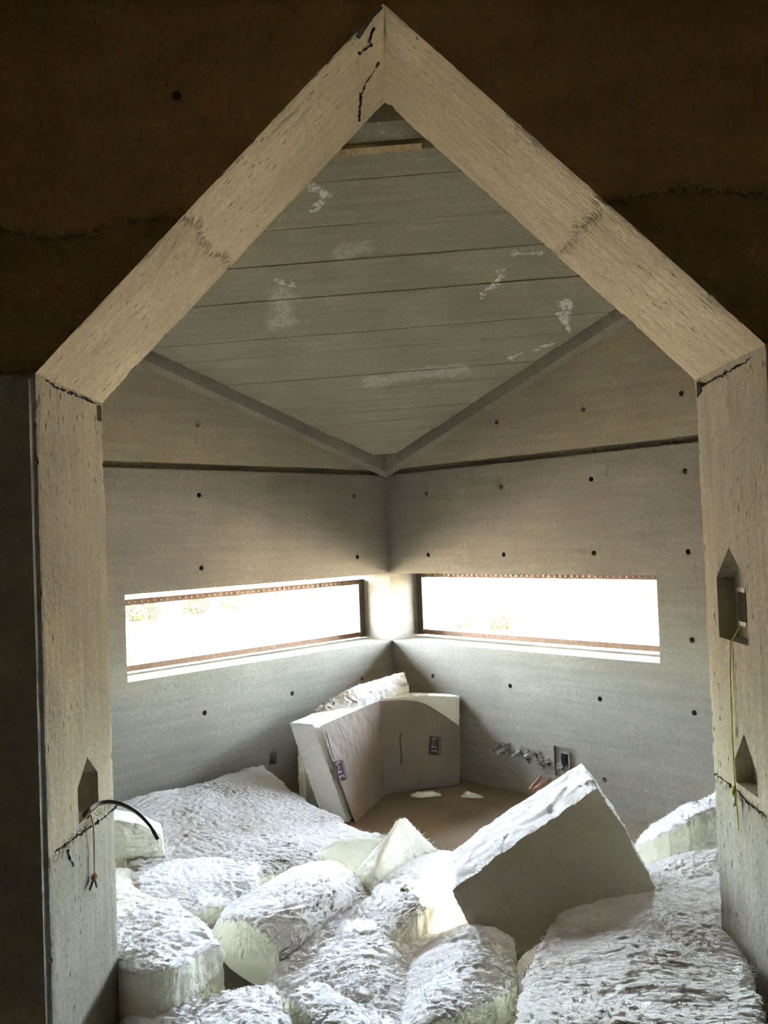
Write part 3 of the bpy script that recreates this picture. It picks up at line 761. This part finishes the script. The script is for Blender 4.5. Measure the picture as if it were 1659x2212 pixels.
batt('small smooth lump of wool beside the patch of sunlight', px(
    [(862,1906,.315),(878,1896,.32),(896,1900,.31)],
    [(864,1916,.335),(880,1910,.345),(896,1912,.33)],
    [(868,1927,.305),(882,1927,.31),(894,1922,.305)]), thick=(0,0,-.05), amp=.15, skin='edge', rag=.2, fringe=.3)
batt('rumpled batt in the middle of the foreground, left of the central crease', px(
    [(720,1925,.21),(800,1930,.23),(858,1925,.22),(925,1955,.20)],
    [(672,1995,.20),(770,1998,.27),(830,2008,.27),(900,2032,.21)],
    [(610,2062,.18),(720,2060,.275),(810,2078,.29),(895,2090,.23)],
    [(575,2115,.20),(700,2118,.27),(800,2135,.29),(895,2160,.23)],
    [(600,2190,.20),(740,2195,.26),(820,2220,.28),(900,2250,.24)]), base=.03, amp=.95, lump=1.8)
batt('rumpled batt under the big tilted block, right of the central crease', px(
    [(885,1990,.20),(960,1965,.23),(1012,1950,.23),(1075,1965,.20)],
    [(870,2072,.22),(960,2045,.275),(1030,2025,.285),(1110,2045,.24)],
    [(868,2150,.24),(945,2125,.31),(1030,2095,.315),(1112,2105,.27)],
    [(855,2250,.27),(930,2218,.325),(1000,2184,.335),(1080,2150,.31)]), base=.03, amp=.95, lump=1.6)
batt('batt along the bottom left edge of the picture in front of the cut block', px(
    [(258,2206,.16),(380,2160,.21),(480,2138,.23),(595,2124,.23)],
    [(300,2260,.22),(410,2226,.28),(520,2200,.30),(625,2190,.28)],
    [(330,2340,.26),(450,2315,.32),(560,2300,.34),(650,2290,.32)]), base=.01, amp=1.2)
batt('small batt block at the bottom middle of the picture with a cut left face', px(
    [(618,2150,.27),(680,2120,.265),(760,2150,.26),(835,2192,.25)],
    [(655,2182,.31),(722,2165,.32),(800,2195,.31),(865,2225,.28)],
    [(702,2218,.34),(772,2230,.36),(845,2250,.35),(905,2275,.32)]), base=.03, amp=1.1)
batt('big long batt filling the lower right corner beside the right jamb', px(
    [(1270,1885,.25),(1400,1862,.26),(1480,1838,.27),(1565,1824,.27)],
    [(1205,1980,.29),(1340,1950,.31),(1460,1925,.315),(1570,1935,.30)],
    [(1150,2060,.345),(1300,2040,.37),(1450,2020,.375),(1603,2035,.35)],
    [(1125,2140,.40),(1290,2130,.43),(1460,2120,.43),(1632,2120,.40)],
    [(1105,2260,.48),(1290,2255,.51),(1470,2255,.51),(1668,2240,.48)]), base=.02, amp=.9, lump=1.4, edge_amp=.8, skin='skin_warm')
batt('batt lying at the foot of the right wall behind the big tilted block', px(
    [(1378,1812,.20),(1410,1780,.24),(1466,1744,.275),(1550,1708,.30),(1630,1690,.30)],
    [(1372,1822,.21),(1414,1806,.255),(1462,1780,.29),(1548,1746,.325),(1630,1728,.32)]), base=.02, amp=.9)
og = [[aty(978,1926,-3.06), aty(1075,1850,-3.0), aty(1180,1778,-2.93), aty(1292,1703,-2.86)],
      [aty(1010,1990,-3.09), aty(1120,1918,-3.03), aty(1230,1850,-2.96), aty(1345,1780,-2.87)],
      [aty(1045,2050,-3.12), aty(1150,1985,-3.06), aty(1268,1915,-2.98), aty(1382,1850,-2.89)],
      [aty(1085,2112,-3.14), aty(1172,2035,-3.07), aty(1300,1985,-2.99), aty(1424,1926,-2.90)]]
batt('big thick batt block tilted on one corner on top of the pile', og, thick=(.0,.27,.02), amp=.35, lump=.8, skin='edge_beige', edge='skin', rag=.6, edge_amp=1.2, fringe=.8)
# small dark lump at the low corner of the tilted block
dk = thing('dark_lump', 'small dark lump at the lowest corner of the big tilted block', 'scrap', aty(1090, 2094, -3.20))
rs = np.random.RandomState(9); bm = bmesh.new(); bmesh.ops.create_icosphere(bm, subdivisions=2, radius=.016)
for v in bm.verts: v.co = Vector((v.co.x*1.2, v.co.y*.5, v.co.z*.9))*float(rs.uniform(.6, 1.25))
me = bpy.data.meshes.new('lump_mesh'); bm.to_mesh(me); bm.free(); me.materials.append(M['black_plastic']); link('lump_mesh', me, dk)
# floor scraps
batt('flat torn wool scrap on the bare floor below the printed facing', px(
    [(888,1716,.012),(905,1709,.03),(922,1708,.035),(953,1713,.018)], [(890,1720,.006),(906,1717,.02),(923,1716,.02),(950,1718,.006)]), base=.002, amp=.5, rag=1.2, res=.004, name='wool_scrap', cat='scrap', group='wool scraps on the floor')
batt('pale wool tuft on the bare floor by the copper pipes', px(
    [(999,1714,.015),(1008,1706,.045),(1022,1708,.04),(1042,1716,.012)], [(995,1720,.006),(1008,1716,.025),(1024,1718,.02),(1044,1721,.005)]), base=.002, amp=.5, rag=1.2, res=.004, name='wool_scrap', cat='scrap', group='wool scraps on the floor')

# paper faced batt folded into the corner, and the bare one behind it
b0, b1, b2 = at(765,1777,.004), at(832,1716,.004), at(994,1694,.004)
t0, t1, t2 = aty(690,1566,-1.06), aty(818,1512,-.66), aty(996,1506,-.47)
bl = lambda a, b, f: a*(1-f)+b*f
def bulge(p, f): return p
cols_t = [t0, bl(t0, t1, .5), bl(t0, t1, .93), bl(t1, t2, .07), bl(t1, t2, .5)+np.array([0, 0, .012]), t2]
cols_b = [b0, bl(b0, b1, .5), bl(b0, b1, .93), bl(b1, b2, .07), bl(b1, b2, .5), b2]
TGk = [np.array(v) for v in ((-.15,.06,0), (-.13,.10,0), (-.10,.13,0), (-.06,.14,0), (-.04,.12,0), (-.03,.09,0))]
FG = [[TGk[i]*.20 + (bl(a, b, f) if i > 2 else bulge(bl(a, b, f), f)) for i, (a, b) in enumerate(zip(cols_t, cols_b))] for f in (0, .33, .66, 1)]
kb = batt('paper faced batt folded into the far corner, facing printed with dark logos', FG, TG=[TGk]*4, amp=.25, rag=.3, skin='edge', edge='skin', facename='wool_face', lump=.3, name='faced_insulation_batt', edge_amp=.9)
kl = np.array(kb.location)
def toward(p, d): v = CAM-p; return p + v/np.linalg.norm(v)*d
KU = [('l', .0, .015), ('l', .33, .01), ('l', .66, .01), ('l', .95, .012), ('r', .04, .012), ('r', .28, .012), ('r', .52, .05), ('r', .74, .17), ('r', .99, .34)]
def kp(c, f):
    side, u, f0 = c; f = f0 + (1-f0)*f
    a, b = (bl(t0, t1, u), bl(b0, b1, u)) if side == 'l' else (bl(t1, t2, u), bl(b1, b2, u))
    return toward(bl(a, b, f), .012 + (.02*math.sin(math.pi*f) if (side == 'l' and u < .8) else 0))
KG = np.array([[kp(c, f) for c in KU] for f in (0, .25, .5, .75, 1)])
KS = surf(KG, .009); nu, nv = KS.shape[:2]; KN = normals(KS)
if (KN.reshape(-1, 3)@np.array([0, -1, 0])).mean() < 0: KN = -KN
Pk = KS.reshape(-1, 3)
leftw = np.clip((.0-Pk[:, 0])/.1, 0, 1)
wr = (.003*pn(Pk*9, 3) + (.004*leftw+.001)*(1-2*np.abs(pn(Pk*np.array([26, 26, 9]), 8))))
KS2 = KS + KN*wr.reshape(nu, nv, 1)
kf_ = gridf(nu, nv, False); fl_ = np.cross(KS[1, 0]-KS[0, 0], KS[0, 1]-KS[0, 0])
V = np.concatenate([KS2.reshape(-1, 3), (KS2-KN*.002).reshape(-1, 3)])
kf = link('kraft_facing', mesh('kraft_facing', V-kl, gridf(nu, nv) + gridf(nu, nv, True, nu*nv), M['kraft'], True), kb)
kf['label'] = 'brown kraft paper facing'
def ksurf(x, y):
    """point on the paper nearest the sight line through a pixel of the photograph"""
    d = ray(x, y); d = d/np.linalg.norm(d); q = KS2.reshape(-1, 3)-CAM; t = q@d; e = np.linalg.norm(q-t[:, None]*d, axis=1); k = e.argmin()
    return CAM + d*t[k]
def printed(name, body, org, right, up, h, mat, lift, parent):
    """flat lettering on the paper; org = lower left, right/up = reading directions"""
    cu = bpy.data.curves.new('t', 'FONT'); cu.body = body; cu.size = 1.0
    ob = bpy.data.objects.new('t', cu); COL.objects.link(ob); bpy.context.view_layer.update()
    me = bpy.data.meshes.new_from_object(ob.evaluated_get(bpy.context.evaluated_depsgraph_get()))
    bpy.data.objects.remove(ob)
    co_ = np.array([v.co[:] for v in me.vertices]); co_[:, :2] -= co_[:, :2].min(0); W_ = co_[:, 0].max(); H_ = co_[:, 1].max()
    nrm = np.cross(right, up); nrm = nrm/np.linalg.norm(nrm)
    if nrm@(CAM-org) < 0: nrm = -nrm
    P_ = org + np.outer(co_[:, 0]/W_, right) + np.outer(co_[:, 1]/H_, up) + nrm*lift
    for v, p in zip(me.vertices, P_-kl): v.co = p
    me.materials.clear(); me.materials.append(mat); me.name = name
    return link(name, me, parent)
def logo(c):
    """c: four pixels = bottom left, top left, top right, bottom right of the dark box, read bottom to top"""
    q = [toward(ksurf(*p), .013) for p in c]; 
    thick_ = np.cross(q[1]-q[0], q[3]-q[0]); thick_ = thick_/np.linalg.norm(thick_)*.0008
    if thick_@(CAM-q[0]) < 0: thick_ = -thick_
    o = MB().add([p-kl for p in q]+[p+thick_-kl for p in q], BOXF).obj('logo_box', M['ink'], kf); o['label'] = 'dark printed box lettered JM'
    right = q[1]-q[0]; up = q[0]-q[3]          # reading upward, letter tops to the left
    org = q[3] + right*.08 + up*.12
    t = printed('lettering', 'JM', org, right*.84, up*.66, 1, M['print_gap'], .0016, kf)
    # thin rule beside the box
    r0 = q[3]-up*.10; r1 = q[2]-up*.10
    MB().add([p-kl for p in (r0, r1, r1-up*.05, r0-up*.05)]+[p+thick_-kl for p in (r0, r1, r1-up*.05, r0-up*.05)], BOXF).obj('printed_rule', M['ink'], kf)
logo([(926,1630), (928,1590), (949,1592), (948,1632)])
logo([(730,1691), (720,1645), (738,1642), (748,1684)])
# line of small print down the right hand panel
for pts, wd in (([(866,1585), (864,1600), (866,1622), (868,1640), (866,1652)], .0035), ([(768,1610), (776,1640), (783,1670)], .0015), ([(728,1560), (742,1590), (762,1612)], .002), ([(705,1580), (716,1620), (722,1640)], .002)):
    MB().tube([toward(ksurf(*p), .004)-kl for p in pts], wd, 6).obj('printed_line' if wd > .003 else 'paper_crease', M['ink'] if wd > .003 else M['kraft'], kf)
batt('bare batt wedged in the corner behind the paper faced batt', [
    [aty(642,1568,-.86), aty(700,1515,-.72), aty(770,1480,-.60), aty(872,1450,-.36)],
    [aty(655,1578,-.95), aty(715,1540,-.82), aty(790,1508,-.70), aty(884,1478,-.46)]], base=.02, amp=.8, skin='skin_dirty', edge='edge', rag=.7, lump=.6)

# ------------------------------------------------------------------ pipes and boxes in the right wall
inR = -NR
def stub(bx_, by_, tx, ty, r, mat, label, name, grp, cat):
    b = on(bx_, by_, NR, 0); d = ray(tx, ty)
    # tip: on the sight line, in the vertical plane through b along the wall normal
    n = np.cross(inR, EZ); p = CAM + d*(((b-CAM)@n)/(d@n))
    e = thing(name, label, cat, b, grp); v = p-b; L = np.linalg.norm(v)
    m = MB(); N = 12; ax = Vector(v/L); t = ax.orthogonal().normalized(); bb = ax.cross(t)
    rings = [(-.02, r), (L, r), (L, r*.72), (L-.03, r*.72)]
    for (h, q) in rings: m.V += [np.array(ax*h + q*(math.cos(2*math.pi*k/N)*t+math.sin(2*math.pi*k/N)*bb)) for k in range(N)]
    for i in range(3): m.F += [(i*N+k, i*N+(k+1) % N, (i+1)*N+(k+1) % N, (i+1)*N+k) for k in range(N)]
    m.F.append(tuple(range(3*N, 4*N)))
    m.obj('tube', mat, e, True)
    if cat == 'pipe stub': MB().cyl(np.array(v)*.12, v, r*1.35, L*.16, 12).obj('collar', mat, e)
    return e
g1 = 'conduit stubs in the right wall'
stub(1080,1610,1060,1624,.0105,M['galv'],'conduit stub nearest the corner, first of four in the right wall','conduit_stub',g1,'pipe stub')
stub(1097,1616,1075,1628,.0105,M['galv'],'second conduit stub from the corner, low in the right wall','conduit_stub',g1,'pipe stub')
stub(1125,1623,1106,1636,.0105,M['galv'],'third conduit stub from the corner, beside the broken concrete','conduit_stub',g1,'pipe stub')
stub(1152,1625,1133,1637,.0105,M['galv'],'fourth conduit stub, nearest the recessed outlet box','conduit_stub',g1,'pipe stub')
g2 = 'copper pipes in the right wall'
stub(1168,1678,1143,1706,.008,M['copper'],'upper steep copper pipe poking from the right wall above the floor','copper_pipe',g2,'pipe')
stub(1188,1682,1150,1708,.008,M['copper'],'lower flatter copper pipe poking from the right wall above the floor','copper_pipe',g2,'pipe')
# spalled concrete round the conduits
rs = np.random.RandomState(4)
for i in range(46):
    f = rs.uniform(0, 1); cx = 1085+f*130; cyy = 1612+f*44 + rs.normal()*6
    p = on(cx, cyy, NR, 0); r = rs.uniform(.007, .02)
    bm = bmesh.new(); bmesh.ops.create_icosphere(bm, subdivisions=1, radius=r)
    for v in bm.verts: v.co = Vector(p + inR*rs.uniform(-.004, .012)*0 + np.array(v.co)*rs.uniform(.6, 1.3, 3)) + Vector(inR)*.004
    me = bpy.data.meshes.new('concrete_chunk'); bm.to_mesh(me); bm.free(); me.materials.append(M['rubble']); link('concrete_chunk', me, wr_)
# outlet box inside its square recess
ob = thing('outlet_box', 'open steel outlet box recessed in the right wall beside the conduit stubs', 'outlet box', Rw(JB[0]+.075, (JB[2]+JB[3])/2, .018))
ol = np.array(ob.location)
def rbox(a, b): return MB().box(a, b, lambda s, z, d: Rw(s, z, d)-ol)
s0, s1, z0_, z1_ = JB[0]+.042, JB[0]+.108, JB[2]+.052, JB[3]-.027
for a, b in (((s0, z0_, -.004), (s0+.008, z1_, .08)), ((s1-.008, z0_, -.004), (s1, z1_, .08)), ((s0, z0_, -.004), (s1, z0_+.008, .08)), ((s0, z1_-.008, -.004), (s1, z1_, .08))):
    rbox(a, b).obj('rim', M['galv'], ob)
rbox((s0, z0_, .075), (s1, z1_, .082)).obj('back_plate', M['dark_steel'], ob)
MB().tube([Rw(s0+.02, z0_+.02, .05)-ol, Rw(s0+.03, z0_+.05, .01)-ol, Rw(s0+.025, z1_-.02, .04)-ol], .003, 6).obj('wire', M['black_plastic'], ob)
# outlet box in the upper right niche
bc = jp(1606.5, 1311, XR+NDR); bA = jp(1599, 1311, XR+NDR); bB = jp(1614, 1311, XR+NDR); bT = jp(1606, 1279, XR+NDR); bD = jp(1608, 1343, XR+NDR)
yb, zb = bc; hw = abs(bA[0]-bB[0])/2; hh = abs(bT[1]-bD[1])/2
nb = thing('outlet_box', 'dark outlet box with pale rims in the upper niche of the right jamb', 'outlet box', (XR+NDR-.003, yb, zb))
for sgn in (1, -1): MB().box((-.004, -hw*1.1, (hh+.006)*sgn-.006), (.006, hw*1.1, (hh+.006)*sgn+.006)).obj('rim', plain('pale_rim', (.62, .58, .48)), nb)
MB().box((-.001, -hw, -hh), (.006, hw, hh)).obj('cavity_shade', M['crack'], nb)  # solid dark plate, painted in for the shade inside the open box

# ------------------------------------------------------------------ cables and cords on the jambs
def smooth_path(P, N=40): return list(crom(np.array(P, float), N))
c1 = [on(178,1772,EX,XL-.05), on(186,1758,EX,XL+.01), aty(215,1737,-3.50), aty(250,1735,-3.46), aty(290,1752,-3.43), aty(322,1782,-3.41), aty(341,1812,-3.40)]
ca = thing('electric_cable', 'black and brown electric cable arching out of the left jamb niche', 'cable', c1[0])
cl0 = np.array(ca.location)
q = smooth_path(c1); MB().tube([p-cl0 for p in q], .0042, 8).obj('brown_core', M['brown_plastic'], ca, True)
q2 = smooth_path([p+np.array([.0, -.004, .006])*(1 if 0 < i < 6 else .3) for i, p in enumerate(c1)]); MB().tube([p-cl0 for p in q2], .0035, 8).obj('black_core', M['black_plastic'], ca, True)
MB().tube([p-cl0 for p in q[-5:]], .0058, 8).obj('cable_end', M['black_plastic'], ca, True)
tw = [on(190,1768,EX,XL+.003), on(196,1762,EX,XL+.012), on(202,1785,EX,XL+.014), on(203,1830,EX,XL+.012), on(204,1886,EX,XL+.014)]
te = thing('twine', 'pale twine knotted round a metal scrap, hanging on the left jamb', 'string', tw[0]); tl0 = np.array(te.location)
MB().tube([p-tl0 for p in smooth_path(tw)], .0028, 7).obj('strand', M['twine'], te, True)
bm = bmesh.new(); bmesh.ops.create_icosphere(bm, subdivisions=2, radius=.010)
for v in bm.verts: v.co = v.co*(1+.25*math.sin(v.co.z*700)) + Vector(on(204,1893,EX,XL+.014)-tl0)
me = bpy.data.meshes.new('knot'); bm.to_mesh(me); bm.free(); me.materials.append(M['copper']); link('knot', me, te)
for e_ in ((194,1922), (209,1916)):
    MB().tube([on(204,1896,EX,XL+.014)-tl0, on(*e_,EX,XL+.012)-tl0], [.004, .0028], 7).obj('wire_end', M['dark_steel'], te)
yc = [on(1601, 1350, EX, XR+NDR-.004), on(1590,1366,EX,XR+.05), on(1577,1388,EX,XR-.004), on(1577,1450,EX,XR-.006), on(1581,1560,EX,XR-.008), on(1587,1690,EX,XR-.010), on(1590,1720,EX,XR-.010), on(1596,1794,EX,XR-.012)]
yc[1] = yc[0]*.5 + yc[2]*.5
ye = thing('yellow_cord', 'thin yellow cord hanging from the upper niche of the right jamb', 'cord', yc[2]); yl0 = np.array(ye.location)
pts = [p for i in range(len(yc)-1) for p in (yc[i]*(1-f)+yc[i+1]*f for f in np.linspace(0, 1, 8, endpoint=False))] + [yc[-1]]
MB().tube([p-yl0 for p in pts], .0022, 7).obj('strand', M['cord'], ye, True)
kp_ = on(1588,1712,EX,XR-.012)-yl0
MB().tube([kp_+np.array([0, .0, .018]), kp_+np.array([-.003, .006, .0]), kp_+np.array([0, .002, -.022])], [.004, .007, .004], 8).obj('knot', M['cord'], ye, True)
MB().tube([kp_+np.array([-.004, -.006, -.004]), kp_+np.array([-.006, -.010, -.02]), kp_+np.array([-.004, -.002, -.036]), kp_+np.array([-.004, .004, -.015])], .0028, 8).obj('clip', plain('pale_clip', (.6, .56, .48), .4), ye, True)
